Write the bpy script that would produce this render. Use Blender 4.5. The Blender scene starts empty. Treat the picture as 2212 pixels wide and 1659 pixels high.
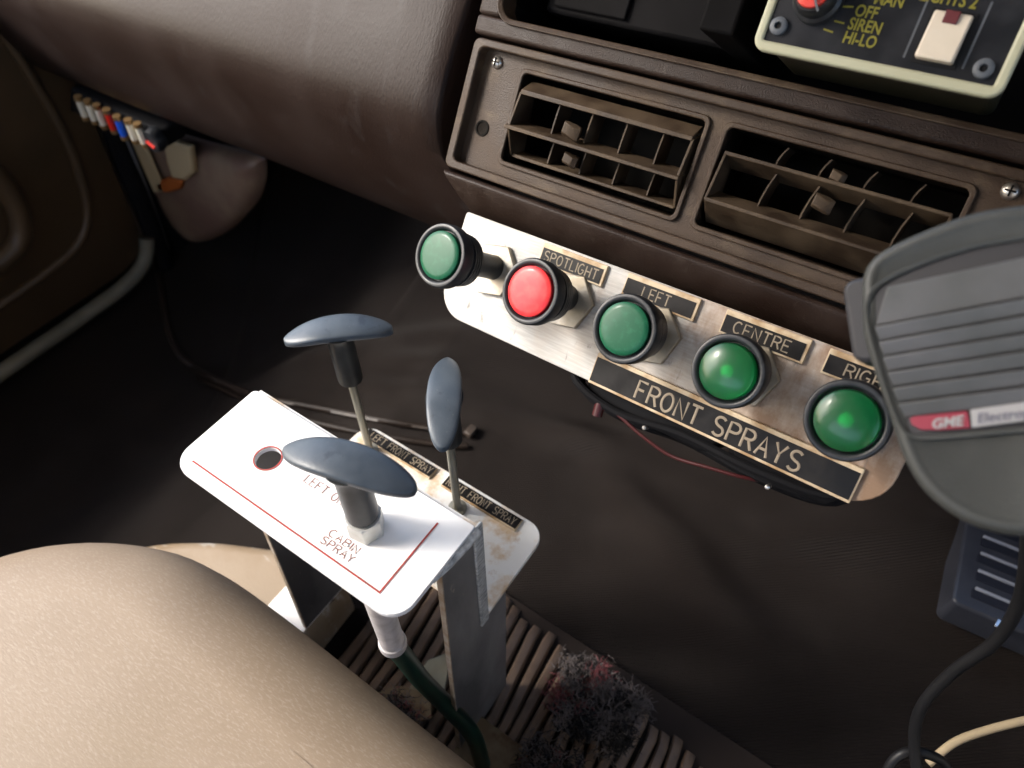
import bpy, bmesh, math, random
from mathutils import Vector, Matrix, noise
random.seed(7)
S = bpy.context.scene
COL = S.collection

# ------------------------------------------------------------------ camera
# World: X to the cab's right, Y forward, Z up; origin on the front lever plate.
F_PX = 1600.0; CX, CY = 1106.0, 829.5            # measured in a 2212 px wide view of the photo
RB = Matrix(((0.82566557, 0.56415081, -0.00319784), (0.43395799, -0.63872288, -0.63538457), (-0.36049525, 0.52322743, -0.77218924)))
tB = Vector((-0.16229671, 0.03708145, 0.35105396))
RP = Matrix(((0.78043222, 0.31496549, -0.54011322), (0.38962929, -0.92060057, 0.02614608), (-0.48899342, -0.23084917, -0.84118612)))
tP = Vector((-0.00680994, -0.05182368, 0.33112731)) * 1.25
RD = Matrix(((0.80562507, 0.2747272, -0.52487447), (0.39721233, -0.90781523, 0.13451346), (-0.43953453, -0.31685403, -0.84048374)))
tD = Vector((-0.00675005, -0.12392288, 0.4074627))
RW = RB.transposed()
CAM_POS = RW @ (-tB)

def pose(R, t):
    """matrix of a frame measured from the camera, in world space"""
    return Matrix.Translation(RW @ (t - tB)) @ (RW @ R).to_4x4()
WP = pose(RP, tP)      # switch plate
WD = pose(RD, tD)      # dashboard face
def at(px, py, frame='W', n=2, c=0.0):
    """point where the sight line meets a real plane of the cab (coordinate n = c of a frame)"""
    R, t = {'W': (RB, tB), 'P': (RP, tP), 'D': (RD, tD)}[frame]
    d = R.transposed() @ Vector(((px - CX) / F_PX, (py - CY) / F_PX, 1.0))
    o = R.transposed() @ (-t)
    return o + d * ((c - o[n]) / d[n])

cam_d = bpy.data.cameras.new('camera'); cam = bpy.data.objects.new('camera', cam_d); COL.objects.link(cam)
cam_d.sensor_width = 36.0; cam_d.lens = 36.0 * F_PX / 2212.0
cam_d.clip_start = 0.01; cam_d.clip_end = 3000
cam.matrix_world = Matrix.Translation(CAM_POS) @ (RW @ Matrix(((1, 0, 0), (0, -1, 0), (0, 0, -1)))).to_4x4()
cam_d.dof.use_dof = True; cam_d.dof.focus_distance = 0.36; cam_d.dof.aperture_fstop = 9.0
S.camera = cam

# ------------------------------------------------------------------ world, sun, exposure
SUN_EL, SUN_AZ = math.radians(37), math.radians(240)      # azimuth clockwise from +Y
w = bpy.data.worlds.new('World'); S.world = w; w.use_nodes = True
nt = w.node_tree; bg = nt.nodes['Background']
sky = nt.nodes.new('ShaderNodeTexSky'); sky.sky_type = 'NISHITA'; sky.sun_disc = False
sky.sun_elevation = SUN_EL; sky.sun_rotation = SUN_AZ; sky.dust_density = 2.5; sky.air_density = 1.0
nt.links.new(sky.outputs[0], bg.inputs[0]); bg.inputs[1].default_value = 0.15
sd = bpy.data.lights.new('sun', 'SUN'); sun = bpy.data.objects.new('sun', sd); COL.objects.link(sun)
sd.energy = 1.2; sd.angle = math.radians(14); sd.color = (1.0, 0.96, 0.9)
sv = Vector((math.sin(SUN_AZ) * math.cos(SUN_EL), math.cos(SUN_AZ) * math.cos(SUN_EL), math.sin(SUN_EL)))
sun.rotation_euler = sv.to_track_quat('Z', 'Y').to_euler()
S.view_settings.view_transform = 'Standard'; S.view_settings.look = 'None'
S.view_settings.exposure = 2.15; S.view_settings.gamma = 1.0

# ------------------------------------------------------------------ materials
def mat(name, col, rough=0.5, metal=0.0, col2=None, nscale=40.0, nlo=0.4, nhi=0.65, bump=0.0, bscale=400.0,
        stretch=(1, 1, 1), spec=0.5, trans=0.0, coat=0.0, detail=4.0, rough2=None, ior=1.45, sheen=0.0):
    m = bpy.data.materials.new(name); m.use_nodes = True
    n = m.node_tree.nodes; l = m.node_tree.links; b = n['Principled BSDF']
    b.inputs['Base Color'].default_value = (*col, 1); b.inputs['Roughness'].default_value = rough
    b.inputs['Metallic'].default_value = metal; b.inputs['Specular IOR Level'].default_value = spec
    b.inputs['Transmission Weight'].default_value = trans; b.inputs['Coat Weight'].default_value = coat
    b.inputs['Coat Roughness'].default_value = 0.12; b.inputs['IOR'].default_value = ior
    b.inputs['Sheen Weight'].default_value = sheen
    tc = n.new('ShaderNodeTexCoord'); mp = n.new('ShaderNodeMapping'); mp.inputs['Scale'].default_value = stretch
    l.new(tc.outputs['Object'], mp.inputs[0])
    if col2 is not None:
        t = n.new('ShaderNodeTexNoise'); t.inputs['Scale'].default_value = nscale; t.inputs['Detail'].default_value = detail
        l.new(mp.outputs[0], t.inputs['Vector'])
        r = n.new('ShaderNodeValToRGB'); r.color_ramp.elements[0].position = nlo; r.color_ramp.elements[1].position = nhi
        r.color_ramp.elements[0].color = (*col, 1); r.color_ramp.elements[1].color = (*col2, 1)
        l.new(t.outputs['Fac'], r.inputs[0]); l.new(r.outputs[0], b.inputs['Base Color'])
        if rough2 is not None:
            mr = n.new('ShaderNodeMapRange'); mr.inputs['From Min'].default_value = nlo; mr.inputs['From Max'].default_value = nhi
            mr.inputs['To Min'].default_value = rough; mr.inputs['To Max'].default_value = rough2
            l.new(t.outputs['Fac'], mr.inputs['Value']); l.new(mr.outputs[0], b.inputs['Roughness'])
    if bump:
        t2 = n.new('ShaderNodeTexNoise'); t2.inputs['Scale'].default_value = bscale; t2.inputs['Detail'].default_value = 3
        l.new(mp.outputs[0], t2.inputs['Vector'])
        bp = n.new('ShaderNodeBump'); bp.inputs['Strength'].default_value = bump; bp.inputs['Distance'].default_value = 0.0006
        l.new(t2.outputs['Fac'], bp.inputs['Height']); l.new(bp.outputs[0], b.inputs['Normal'])
    return m

def mix_noise(m, col, scale, lo, hi, stretch=(1, 1, 1), grad=None, amount=1.0, detail=6.0):
    """lay a further noise-shaped stain or tone over a material's colour; grad = (axis, from, to) limits where it occurs"""
    n = m.node_tree.nodes; l = m.node_tree.links; b = n['Principled BSDF']
    tc = n.new('ShaderNodeTexCoord'); mp = n.new('ShaderNodeMapping'); mp.inputs['Scale'].default_value = stretch
    mp.inputs['Location'].default_value = (random.random() * 9, random.random() * 9, 0)
    l.new(tc.outputs['Object'], mp.inputs[0])
    t = n.new('ShaderNodeTexNoise'); t.inputs['Scale'].default_value = scale; t.inputs['Detail'].default_value = detail
    t.inputs['Roughness'].default_value = 0.62
    l.new(mp.outputs[0], t.inputs['Vector'])
    src = t.outputs['Fac']
    if grad:
        sx = n.new('ShaderNodeSeparateXYZ'); l.new(tc.outputs['Object'], sx.inputs[0])
        g = n.new('ShaderNodeMapRange'); g.inputs['From Min'].default_value = grad[1]; g.inputs['From Max'].default_value = grad[2]
        g.inputs['To Min'].default_value = -0.25; g.inputs['To Max'].default_value = 0.12
        l.new(sx.outputs[grad[0]], g.inputs['Value'])
        a = n.new('ShaderNodeMath'); a.operation = 'ADD'; l.new(src, a.inputs[0]); l.new(g.outputs[0], a.inputs[1]); src = a.outputs[0]
    r = n.new('ShaderNodeMapRange'); r.inputs['From Min'].default_value = lo; r.inputs['From Max'].default_value = hi
    r.inputs['To Max'].default_value = amount
    l.new(src, r.inputs['Value'])
    mx = n.new('ShaderNodeMix'); mx.data_type = 'RGBA'
    l.new(r.outputs[0], mx.inputs['Factor'])
    inp = b.inputs['Base Color']
    if inp.links: l.new(inp.links[0].from_socket, mx.inputs['A'])
    else: mx.inputs['A'].default_value = inp.default_value
    mx.inputs['B'].default_value = (*col, 1)
    l.new(mx.outputs['Result'], inp)
    return m

M = {}
M['pad'] = mat('dash_vinyl', (.0145, .0084, .0066), .44, col2=(.0195, .0125, .0105), nscale=14, stretch=(1, .35, 1), bump=.38, bscale=820, rough2=.5)
mix_noise(M['pad'], (.038, .033, .032), 60, .56, .75, (1, .25, 1), amount=.45)
M['pad'].node_tree.nodes['Principled BSDF'].inputs['Specular IOR Level'].default_value = .13
M['dash'] = mat('dash_plastic', (.016, .0088, .0062), .42, col2=(.024, .0148, .011), nscale=45, bump=.5, bscale=1300, rough2=.55)
mix_noise(M['dash'], (.06, .048, .038), 160, .60, .78, (1, .5, 1), amount=.45)
M['bezel'] = mat('bezel_plastic', (.033, .0208, .0138), .42, col2=(.052, .035, .024), nscale=30, bump=.45, bscale=1300, rough2=.6)
mix_noise(M['bezel'], (.13, .095, .06), 55, .54, .75, (.6, 1, 1), amount=.55)
M['vent'] = mat('vent_plastic', (.031, .020, .0125), .48, col2=(.072, .050, .031), nscale=50, bump=.3, bscale=900, rough2=.65)
M['ventdark'] = mat('duct_black', (.008, .007, .006), .8)
M['tray'] = mat('tray_black', (.004, .0037, .004), .5, col2=(.007, .0065, .007), nscale=30)
M['alu'] = mat('brushed_aluminium', (.36, .35, .33), .58, metal=.05, col2=(.46, .45, .43), nscale=60, stretch=(1, 14, 1), bump=.25, bscale=300, rough2=.55)
mix_noise(M['alu'], (.42, .33, .25), 22, .34, .66, (1, .8, 1), grad=(0, .0, .17), amount=.8)
mix_noise(M['alu'], (.17, .085, .035), 60, .50, .72, (1, .5, 1), grad=(0, .01, .17), amount=.8)
mix_noise(M['alu'], (.10, .09, .08), 110, .61, .70, (1.6, .5, 1), amount=.8)
M['nut'] = mat('old_nut', (.36, .34, .30), .45, metal=.4, col2=(.28, .24, .18), nscale=90, bump=.2)
M['black'] = mat('black_plastic', (.011, .0125, .015), .36, col2=(.022, .024, .028), nscale=130, bump=.1, rough2=.5)
M['blackmatt'] = mat('black_matt', (.008, .008, .009), .65)
M['grn'] = mat('green_cap', (.003, .075, .034), .45, col2=(.008, .10, .048), nscale=350, nlo=.5, nhi=.75, coat=.12, bump=.08)
M['grnlens'] = mat('green_lens', (.0, .16, .045), .22, col2=(.0, .20, .07), nscale=60, coat=.6)
M['grnlens'] = mat('green_lens', (.02, .45, .16), .34, trans=.9, coat=.3, ior=1.4)
M['grnfloor'] = mat('green_reflector', (.006, .085, .03), .35, metal=.2)
M['red'] = mat('red_cap', (.62, .022, .03), .4, col2=(.7, .05, .05), nscale=200, coat=.15)
M['grncore'] = mat('green_core', (.03, .75, .25), .2, coat=.5)
M['lblface'] = mat('label_black', (.006, .0055, .0055), .36, col2=(.014, .013, .013), nscale=90, rough2=.5)
M['lblbase'] = mat('label_cream', (.50, .40, .27), .5, col2=(.30, .19, .09), nscale=120)
M['lbltext'] = mat('label_engraving', (.24, .195, .14), .6)
M['white'] = mat('white_plastic', (.86, .86, .85), .38, col2=(.80, .79, .77), nscale=30)
M['whiteedge'] = mat('white_plate_edge', (.62, .63, .66), .5)
M['redline'] = mat('red_line', (.42, .045, .035), .5, col2=(.25, .06, .05), nscale=300)
M['etch'] = mat('etched_letter', (.22, .09, .07), .6)
M['backplate'] = mat('back_plate', (.68, .68, .66), .42, col2=(.74, .74, .72), nscale=50, metal=.1)
mix_noise(M['backplate'], (.50, .33, .16), 55, .50, .64, amount=.75)
mix_noise(M['backplate'], (.34, .20, .09), 120, .60, .72, amount=.6)
M['steel'] = mat('worn_steel', (.24, .236, .236), .42, metal=.3, col2=(.10, .10, .105), nscale=22, bump=.5, bscale=160, stretch=(1, 1, .35), rough2=.55)
mix_noise(M['steel'], (.42, .36, .28), 260, .66, .76, (1, 1, .4), amount=.8)
M['steeledge'] = mat('cut_steel_edge', (.42, .36, .30), .55, metal=.3, col2=(.30, .22, .15), nscale=120)
M['grey_edge'] = mat('filed_edge', (.5, .515, .52), .5, metal=.1, col2=(.24, .25, .255), nscale=260, stretch=(1, 1, 2.5), bump=.4, bscale=700)
M['grip'] = mat('grip_plastic', (.046, .060, .078), .36, col2=(.062, .078, .098), nscale=70, bump=.12, bscale=900, rough2=.46)
mix_noise(M['grip'], (.13, .14, .14), 300, .66, .74, amount=.6)
mix_noise(M['grip'], (.02, .026, .04), 90, .60, .68, amount=.6)
mix_noise(M['grip'], (.16, .17, .17), 28, .66, .80, amount=.35)
M['neck'] = mat('neck_plastic', (.02, .021, .022), .4, col2=(.035, .036, .035), nscale=90)
M['rod'] = mat('zinc_rod', (.30, .29, .245), .42, metal=.6, col2=(.20, .19, .15), nscale=120, stretch=(1, 1, .25))
M['hexmetal'] = mat('hex_metal', (.60, .60, .57), .4, metal=.5, col2=(.50, .49, .45), nscale=120)
M['mat'] = mat('floor_vinyl', (.0085, .0055, .0042), .52, col2=(.013, .0092, .0075), nscale=11, bump=.0, rough2=.62)
mix_noise(M['mat'], (.045, .038, .034), 12, .54, .74, amount=.14)  # paler noise paints the sheen of the mat ribs, along with dust
mix_noise(M['mat'], (.10, .085, .07), 240, .69, .76, amount=.5)
M['seat'] = mat('seat_vinyl', (.225, .170, .118), .55, col2=(.26, .20, .143), nscale=9, bump=.0, rough2=.65)
mix_noise(M['seat'], (.34, .285, .225), 600, .50, .68, (.5, 1.7, 1), amount=.38, detail=2)
for nd in M['seat'].node_tree.nodes:
    if nd.type == 'MAPPING': nd.inputs['Rotation'].default_value = (0, 0, -.6)
mix_noise(M['seat'], (.20, .15, .09), 7, .58, .8, amount=.45)
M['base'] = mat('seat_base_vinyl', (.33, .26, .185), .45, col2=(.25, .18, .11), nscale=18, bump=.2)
M['palepatch'] = mat('pale_patch', (.40, .39, .37), .45, col2=(.24, .2, .15), nscale=160)
M['rib'] = mat('ribbed_rubber', (.17, .115, .078), .5, col2=(.115, .078, .054), nscale=50, bump=.3, bscale=300)
M['ribdark'] = mat('rib_gap', (.02, .014, .011), .7)
M['mic'] = mat('mic_plastic', (.043, .046, .044), .46, col2=(.054, .057, .055), nscale=60, bump=.3, bscale=1500)
M['micslat'] = mat('mic_slat', (.085, .087, .087), .42, col2=(.115, .115, .12), nscale=40, bump=.2, bscale=900)
M['micback'] = mat('mic_back', (.032, .032, .037), .5)
M['micred'] = mat('badge_red', (.28, .035, .06), .4)
M['micwhite'] = mat('badge_white', (.36, .355, .36), .35)
M['micink'] = mat('badge_ink', (.12, .12, .17), .5)
M['boxcream'] = mat('siren_case', (.40, .39, .27), .42, col2=(.42, .42, .30), nscale=30)
M['casebody'] = mat('case_body_olive', (.014, .0125, .005), .5, col2=(.02, .018, .008), nscale=40)
M['boxface'] = mat('siren_face', (.010, .011, .014), .4, col2=(.02, .021, .025), nscale=70, rough2=.5)
M['yellow'] = mat('yellow_print', (.21, .19, .02), .5)
M['ivory'] = mat('ivory_rocker', (.66, .58, .47), .35, col2=(.6, .52, .41), nscale=60)
M['amberwin'] = mat('rocker_window', (.12, .03, .035), .25)
M['greyprint'] = mat('grey_line', (.09, .10, .115), .5)
M['screw'] = mat('screw_metal', (.55, .52, .48), .3, metal=.9)
M['knobred'] = mat('knob_red', (.7, .05, .03), .35)
M['doorv'] = mat('door_vinyl', (.072, .046, .025), .42, col2=(.05, .033, .018), nscale=9, bump=.3, bscale=500)
M['sill'] = mat('sill_paint', (.16, .155, .125), .45, col2=(.11, .11, .09), nscale=20)
M['seal'] = mat('door_seal', (.008, .008, .009), .7)
M['pillar'] = mat('pillar_paint', (.14, .14, .145), .5)
M['cream'] = mat('cream_strip', (.45, .35, .21), .5)
M['kick'] = mat('bottle_plastic', (.15, .088, .066), .5, col2=(.21, .15, .105), nscale=22)
M['rust'] = mat('rust_patch', (.35, .09, .015), .6)
M['fusewhite'] = mat('fuse_white', (.62, .58, .48), .4)
M['fusered'] = mat('fuse_red', (.6, .02, .01), .4)
M['fuseblue'] = mat('fuse_blue', (.01, .09, .6), .4)
M['brass'] = mat('brass_clip', (.32, .2, .09), .4, metal=.7)
M['wirered'] = mat('red_wire', (.045, .006, .007), .4)
M['cord'] = mat('cord_black', (.010, .010, .011), .42)
M['wirecream'] = mat('cream_wire', (.36, .28, .17), .45)
M['hose'] = mat('green_hose', (.003, .020, .014), .35)
M['fitting'] = mat('grey_fitting', (.46, .44, .45), .42, metal=.2, col2=(.36, .34, .34), nscale=150)
M['bluebox'] = mat('blue_box', (.024, .026, .034), .3, col2=(.032, .034, .043), nscale=50, coat=.3)
M['boxrib'] = mat('box_rib', (.22, .235, .27), .35)  # highlight of the ribs put into their colour, far paler than the box
M['slot'] = mat('slot_dark', (.012, .013, .02), .5)
M['chrome'] = mat('chrome_foil', (.8, .8, .8), .15, metal=1.0)
M['rag'] = mat('frayed_fibre', (.085, .073, .07), .9, col2=(.15, .125, .12), nscale=60)
M['ragpink'] = mat('frayed_fibre_pink', (.17, .05, .055), .9)
M['ragdark'] = mat('dark_fibre', (.012, .010, .010), .9)
M['lining'] = mat('cab_lining', (.62, .57, .50), .8)
M['ground'] = mat('ground', (.30, .27, .22), .9)
M['pale'] = mat('torn_trim', (.30, .29, .22), .5, col2=(.2, .16, .10), nscale=30)
M['tan'] = mat('tan_panel', (.13, .085, .04), .55, col2=(.19, .14, .08), nscale=60)
mix_noise(M['tan'], (.10, .045, .015), 40, .54, .62, amount=.8)

def weave(m, fx, fy, strength, dist=.0006, rot=0.4):
    """fine ribbed moulding of the vinyl mat as relief"""
    n = m.node_tree.nodes; l = m.node_tree.links; b = n['Principled BSDF']
    tc = n.new('ShaderNodeTexCoord'); mp = n.new('ShaderNodeMapping'); mp.inputs['Rotation'].default_value = (0, 0, rot)
    l.new(tc.outputs['Object'], mp.inputs[0])
    hs = []
    for ax, fr in (('X', fx), ('Y', fy)):
        if not fr: continue
        wv = n.new('ShaderNodeTexWave'); wv.bands_direction = ax; wv.inputs['Scale'].default_value = fr
        wv.inputs['Distortion'].default_value = .6; wv.inputs['Detail'].default_value = 1
        l.new(mp.outputs[0], wv.inputs['Vector']); hs.append(wv.outputs['Fac'])
    h = hs[0]
    if len(hs) > 1:
        a = n.new('ShaderNodeMath'); a.operation = 'MULTIPLY_ADD'; a.inputs[1].default_value = .35
        l.new(hs[1], a.inputs[0]); l.new(hs[0], a.inputs[2]); h = a.outputs[0]
    bp = n.new('ShaderNodeBump'); bp.inputs['Strength'].default_value = strength; bp.inputs['Distance'].default_value = dist
    l.new(h, bp.inputs['Height']); l.new(bp.outputs[0], b.inputs['Normal'])
M['matedge'] = mat('mat_edge_rubber', (.026, .0185, .015), .5)
M['chanworn'] = mat('worn_channel', (.05, .037, .028), .5, col2=(.025, .018, .014), nscale=120)
M['chan'] = mat('channel_rubber', (.012, .008, .006), .45, col2=(.02, .014, .011), nscale=70)
weave(M['mat'], 150, 240, .8, .0012, 0.9)
def dull(names, spec, rough=None):
    for q in names:
        b_ = M[q].node_tree.nodes['Principled BSDF']; b_.inputs['Specular IOR Level'].default_value = spec
        if rough is not None and not b_.inputs['Roughness'].links: b_.inputs['Roughness'].default_value = rough
dull(('mat',), .22, .55); dull(('chan', 'matedge', 'tray', 'seal', 'ventdark', 'ribdark', 'lblface', 'boxface', 'blackmatt', 'bluebox', 'slot'), .2)
dull(('tray', 'seal', 'ventdark'), .06, .7); dull(('dash', 'bezel', 'vent'), .24); dull(('neck',), .3); dull(('grn', 'red'), .3); dull(('cord',), .3)
def fleck_bump(m):
    n = m.node_tree.nodes; l = m.node_tree.links; b = n['Principled BSDF']
    tc = n.new('ShaderNodeTexCoord'); mp = n.new('ShaderNodeMapping'); mp.inputs['Scale'].default_value = (.55, 1.7, 1)
    l.new(tc.outputs['Object'], mp.inputs[0])
    t = n.new('ShaderNodeTexNoise'); mp.inputs['Rotation'].default_value = (0, 0, -.6); t.inputs['Scale'].default_value = 430; t.inputs['Detail'].default_value = 2
    l.new(mp.outputs[0], t.inputs['Vector'])
    bp = n.new('ShaderNodeBump'); bp.inputs['Strength'].default_value = .25; bp.inputs['Distance'].default_value = .0005
    l.new(t.outputs['Fac'], bp.inputs['Height']); l.new(bp.outputs[0], b.inputs['Normal'])
fleck_bump(M['seat'])

# ------------------------------------------------------------------ mesh helpers
class MB:
    def __init__(s): s.v = []; s.f = []
    def add(s, vs, fs):
        o = len(s.v); s.v += [tuple(v) for v in vs]; s.f += [tuple(i + o for i in f) for f in fs]; return s
    def box(s, x0, x1, y0, y1, z0, z1, mtx=None):
        vs = [Vector(p) for p in ((x0, y0, z0), (x1, y0, z0), (x1, y1, z0), (x0, y1, z0), (x0, y0, z1), (x1, y0, z1), (x1, y1, z1), (x0, y1, z1))]
        if mtx: vs = [mtx @ v for v in vs]
        return s.add(vs, [(3, 2, 1, 0), (4, 5, 6, 7), (0, 1, 5, 4), (1, 2, 6, 5), (2, 3, 7, 6), (3, 0, 4, 7)])
    def loft(s, rings, cap=True, closed=True):
        n = len(rings[0]); o = len(s.v)
        for r in rings: s.v += [tuple(p) for p in r]
        for k in range(len(rings) - 1):
            for i in range(n if closed else n - 1):
                j = (i + 1) % n
                s.f.append((o + k * n + i, o + k * n + j, o + (k + 1) * n + j, o + (k + 1) * n + i))
        if cap:
            s.f.append(tuple(o + i for i in reversed(range(n)))); s.f.append(tuple(o + (len(rings) - 1) * n + i for i in range(n)))
        return s
    def prism(s, pts, z0, z1, ch=0.0):
        """flat outline (counter-clockwise) with an optional chamfered top edge"""
        rings = [[(x, y, z0) for x, y in pts], [(x, y, z1 - ch) for x, y in pts]]
        if ch: rings.append([(x, y, z1) for x, y in inset(pts, ch)])
        return s.loft(rings)
    def lathe(s, prof, n=40, cap=True, c=(0, 0, 0), mtx=None):
        rings = []
        for r, z in prof:
            ring = [Vector((c[0] + r * math.cos(2 * math.pi * i / n), c[1] + r * math.sin(2 * math.pi * i / n), c[2] + z)) for i in range(n)]
            if mtx: ring = [mtx @ p for p in ring]
            rings.append(ring)
        return s.loft(rings, cap)
    def tube(s, path, r, n=8, flat=None):
        path = [Vector(p) for p in path]; rings = []; up = None
        for i, p in enumerate(path):
            t = (path[min(i + 1, len(path) - 1)] - path[max(i - 1, 0)])
            if t.length < 1e-9: t = Vector((0, 0, 1))
            t.normalize()
            if up is None: up = Vector((0, 0, 1)) if abs(t.z) < .9 else Vector((1, 0, 0))
            a = t.cross(up).normalized(); b = a.cross(t).normalized(); up = b
            rr = r(i / (len(path) - 1)) if callable(r) else r
            fl = 1.0 if flat is None else flat
            rings.append([p + a * rr * math.cos(2 * math.pi * k / n) + b * rr * fl * math.sin(2 * math.pi * k / n) for k in range(n)])
        return s.loft(rings)
    def build(s, name, m, parent=None, smooth=False, bevel=0.0, seg=2, mw=None, angle=35):
        me = bpy.data.meshes.new(name); me.from_pydata(s.v, [], s.f); me.update()
        bm = bmesh.new(); bm.from_mesh(me); bmesh.ops.recalc_face_normals(bm, faces=bm.faces); bm.to_mesh(me); bm.free()
        me.materials.append(m)
        o = bpy.data.objects.new(name, me); COL.objects.link(o)
        if parent: o.parent = parent
        if mw is not None: o.matrix_world = mw
        if bevel:
            b = o.modifiers.new('bevel', 'BEVEL'); b.width = bevel; b.segments = seg; b.limit_method = 'ANGLE'; b.angle_limit = math.radians(angle)
            b.harden_normals = False
        if smooth or bevel:
            me.polygons.foreach_set('use_smooth', [True] * len(me.polygons))
            me.set_sharp_from_angle(angle=math.radians(42))
        return o

def inset(pts, d):
    n = len(pts); out = []
    for i in range(n):
        p0, p, p1 = Vector(pts[i - 1]), Vector(pts[i]), Vector(pts[(i + 1) % n])
        a = (p - p0); b = (p1 - p)
        a = a.normalized() if a.length > 1e-9 else b.normalized(); b = b.normalized() if b.length > 1e-9 else a
        na = Vector((-a.y, a.x)); nb = Vector((-b.y, b.x)); m = na + nb
        if m.length < 1e-6: m = na
        m.normalize(); out.append(tuple(p + m * d / max(.35, m.dot(na))))
    return out
def rrect(x0, x1, y0, y1, r, k=6):
    """rounded rectangle; r may be one radius or four (from lower left, counter-clockwise)"""
    rs = r if isinstance(r, (tuple, list)) else (r,) * 4; pts = []
    for (cx, cy, a0), q in zip(((x0, y0, 180), (x1, y0, 270), (x1, y1, 0), (x0, y1, 90)), rs):
        sx = 1 if cx == x0 else -1; sy = 1 if cy == y0 else -1
        if q <= 0: pts.append((cx, cy)); continue
        for i in range(k + 1):
            a = math.radians(a0 + 90 * i / k); pts.append((cx + sx * q + q * math.cos(a), cy + sy * q + q * math.sin(a)))
    return pts
def ring_prism(mb, outer, inner, z0, z1, zi=None):
    """frame between two outlines of the same point count"""
    zi = z1 if zi is None else zi
    n = len(outer); o = len(mb.v)
    for pts, z in ((outer, z0), (outer, z1), (inner, zi), (inner, z0)):
        mb.v += [(x, y, z) for x, y in pts]
    for k in range(4):
        for i in range(n):
            j = (i + 1) % n; k2 = (k + 1) % 4
            mb.f.append((o + k * n + i, o + k * n + j, o + k2 * n + j, o + k2 * n + i))
    return mb
def thing(name, label, cat, mw=None, group=None):
    o = bpy.data.objects.new(name, None); COL.objects.link(o); o.empty_display_size = .02
    if mw is not None: o.matrix_world = mw
    o['label'] = label; o['category'] = cat
    if group: o['group'] = group
    return o
def tag(o, label, cat, group=None):
    o['label'] = label; o['category'] = cat
    if group: o['group'] = group
    return o
def structure(o): o['kind'] = 'structure'; return o
def smooth_path(pts, n=8):
    pts = [Vector(p) for p in pts]; out = []
    for i in range(len(pts) - 1):
        p0 = pts[max(i - 1, 0)]; p1 = pts[i]; p2 = pts[i + 1]; p3 = pts[min(i + 2, len(pts) - 1)]
        for k in range(n):
            t = k / n
            out.append(.5 * ((2 * p1) + (p2 - p0) * t + (2 * p0 - 5 * p1 + 4 * p2 - p3) * t * t + (-p0 + 3 * p1 - 3 * p2 + p3) * t ** 3))
    out.append(pts[-1]); return out

# engraved single-stroke lettering -------------------------------------------------
def arc(cx, cy, rx, ry, a0, a1, k=8):
    return [(cx + rx * math.cos(math.radians(a0 + (a1 - a0) * i / k)), cy + ry * math.sin(math.radians(a0 + (a1 - a0) * i / k))) for i in range(k + 1)]
G = {
 'A': [[(0, 0), (.3, 1), (.6, 0)], [(.12, .36), (.48, .36)]],
 'B': [[(0, 0), (0, 1), (.3, 1)] + arc(.3, .76, .24, .24, 90, -90) + [(0, .52)], [(.3, .52)] + arc(.3, .26, .28, .26, 90, -90) + [(0, 0)]],
 'C': [arc(.32, .5, .32, .5, 50, 310, 14)],
 'E': [[(.52, 1), (0, 1), (0, 0), (.52, 0)], [(0, .52), (.42, .52)]],
 'F': [[(.52, 1), (0, 1), (0, 0)], [(0, .52), (.42, .52)]],
 'G': [arc(.32, .5, .32, .5, 50, 330, 14) + [(.62, .45), (.36, .45)]],
 'H': [[(0, 0), (0, 1)], [(.55, 0), (.55, 1)], [(0, .5), (.55, .5)]],
 'I': [[(0, 0), (0, 1)]],
 'L': [[(0, 1), (0, 0), (.5, 0)]],
 'N': [[(0, 0), (0, 1), (.55, 0), (.55, 1)]],
 'O': [arc(.32, .5, .32, .5, 0, 360, 18)],
 'P': [[(0, 0), (0, 1), (.3, 1)] + arc(.3, .75, .26, .25, 90, -90) + [(0, .5)]],
 'R': [[(0, 0), (0, 1), (.3, 1)] + arc(.3, .75, .26, .25, 90, -90) + [(0, .5)], [(.3, .5), (.56, 0)]],
 'S': [arc(.29, .76, .27, .24, 35, 250, 9) + arc(.29, .25, .28, .25, 90, -150, 9)],
 'T': [[(0, 1), (.6, 1)], [(.3, 0), (.3, 1)]],
 'Y': [[(0, 1), (.29, .48), (.58, 1)], [(.29, .48), (.29, 0)]],
 ' ': [],
}
GW = {'I': 0.0, 'N': .55, 'H': .55, 'L': .5, 'E': .52, 'F': .52, 'P': .56, 'R': .56, 'S': .57, 'C': .6, 'G': .64, 'O': .64, 'A': .6, 'T': .6, 'Y': .58, 'B': .58, ' ': .35}
def strokes(text, x0, x1, y0, h, z, wd, slant=0.0):
    """letters as shallow raised strokes stretched to span x0..x1, baseline y0"""
    gap = .24; tot = sum(GW[c] for c in text) + gap * (len(text) - 1); k = (x1 - x0) / tot
    mb = MB(); x = x0
    for c in text:
        for st in G[c]:
            pts = [Vector((x + px * k + slant * py * h, y0 + py * h, z)) for px, py in st]
            mb.tube(pts, wd, 6, .35)
        x += (GW[c] + gap) * k
    return mb
def text_mesh(name, txt, size, m, parent, loc, rot=0.0, extrude=.00012, sx=1.0, shear=0.0, bold=0.0):
    c = bpy.data.curves.new(name, 'FONT'); c.body = txt; c.size = size; c.extrude = extrude; c.offset = bold; c.shear = shear
    c.resolution_u = 3
    tmp = bpy.data.objects.new('tmp_text', c); COL.objects.link(tmp)
    dg = bpy.context.evaluated_depsgraph_get()
    me = bpy.data.meshes.new_from_object(tmp.evaluated_get(dg)); bpy.data.objects.remove(tmp)
    me.materials.clear(); me.materials.append(m); me.name = name
    o = bpy.data.objects.new(name, me); COL.objects.link(o); o.parent = parent
    o.location = loc; o.rotation_euler = (0, 0, rot); o.scale = (sx, 1, 1)
    return o

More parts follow.
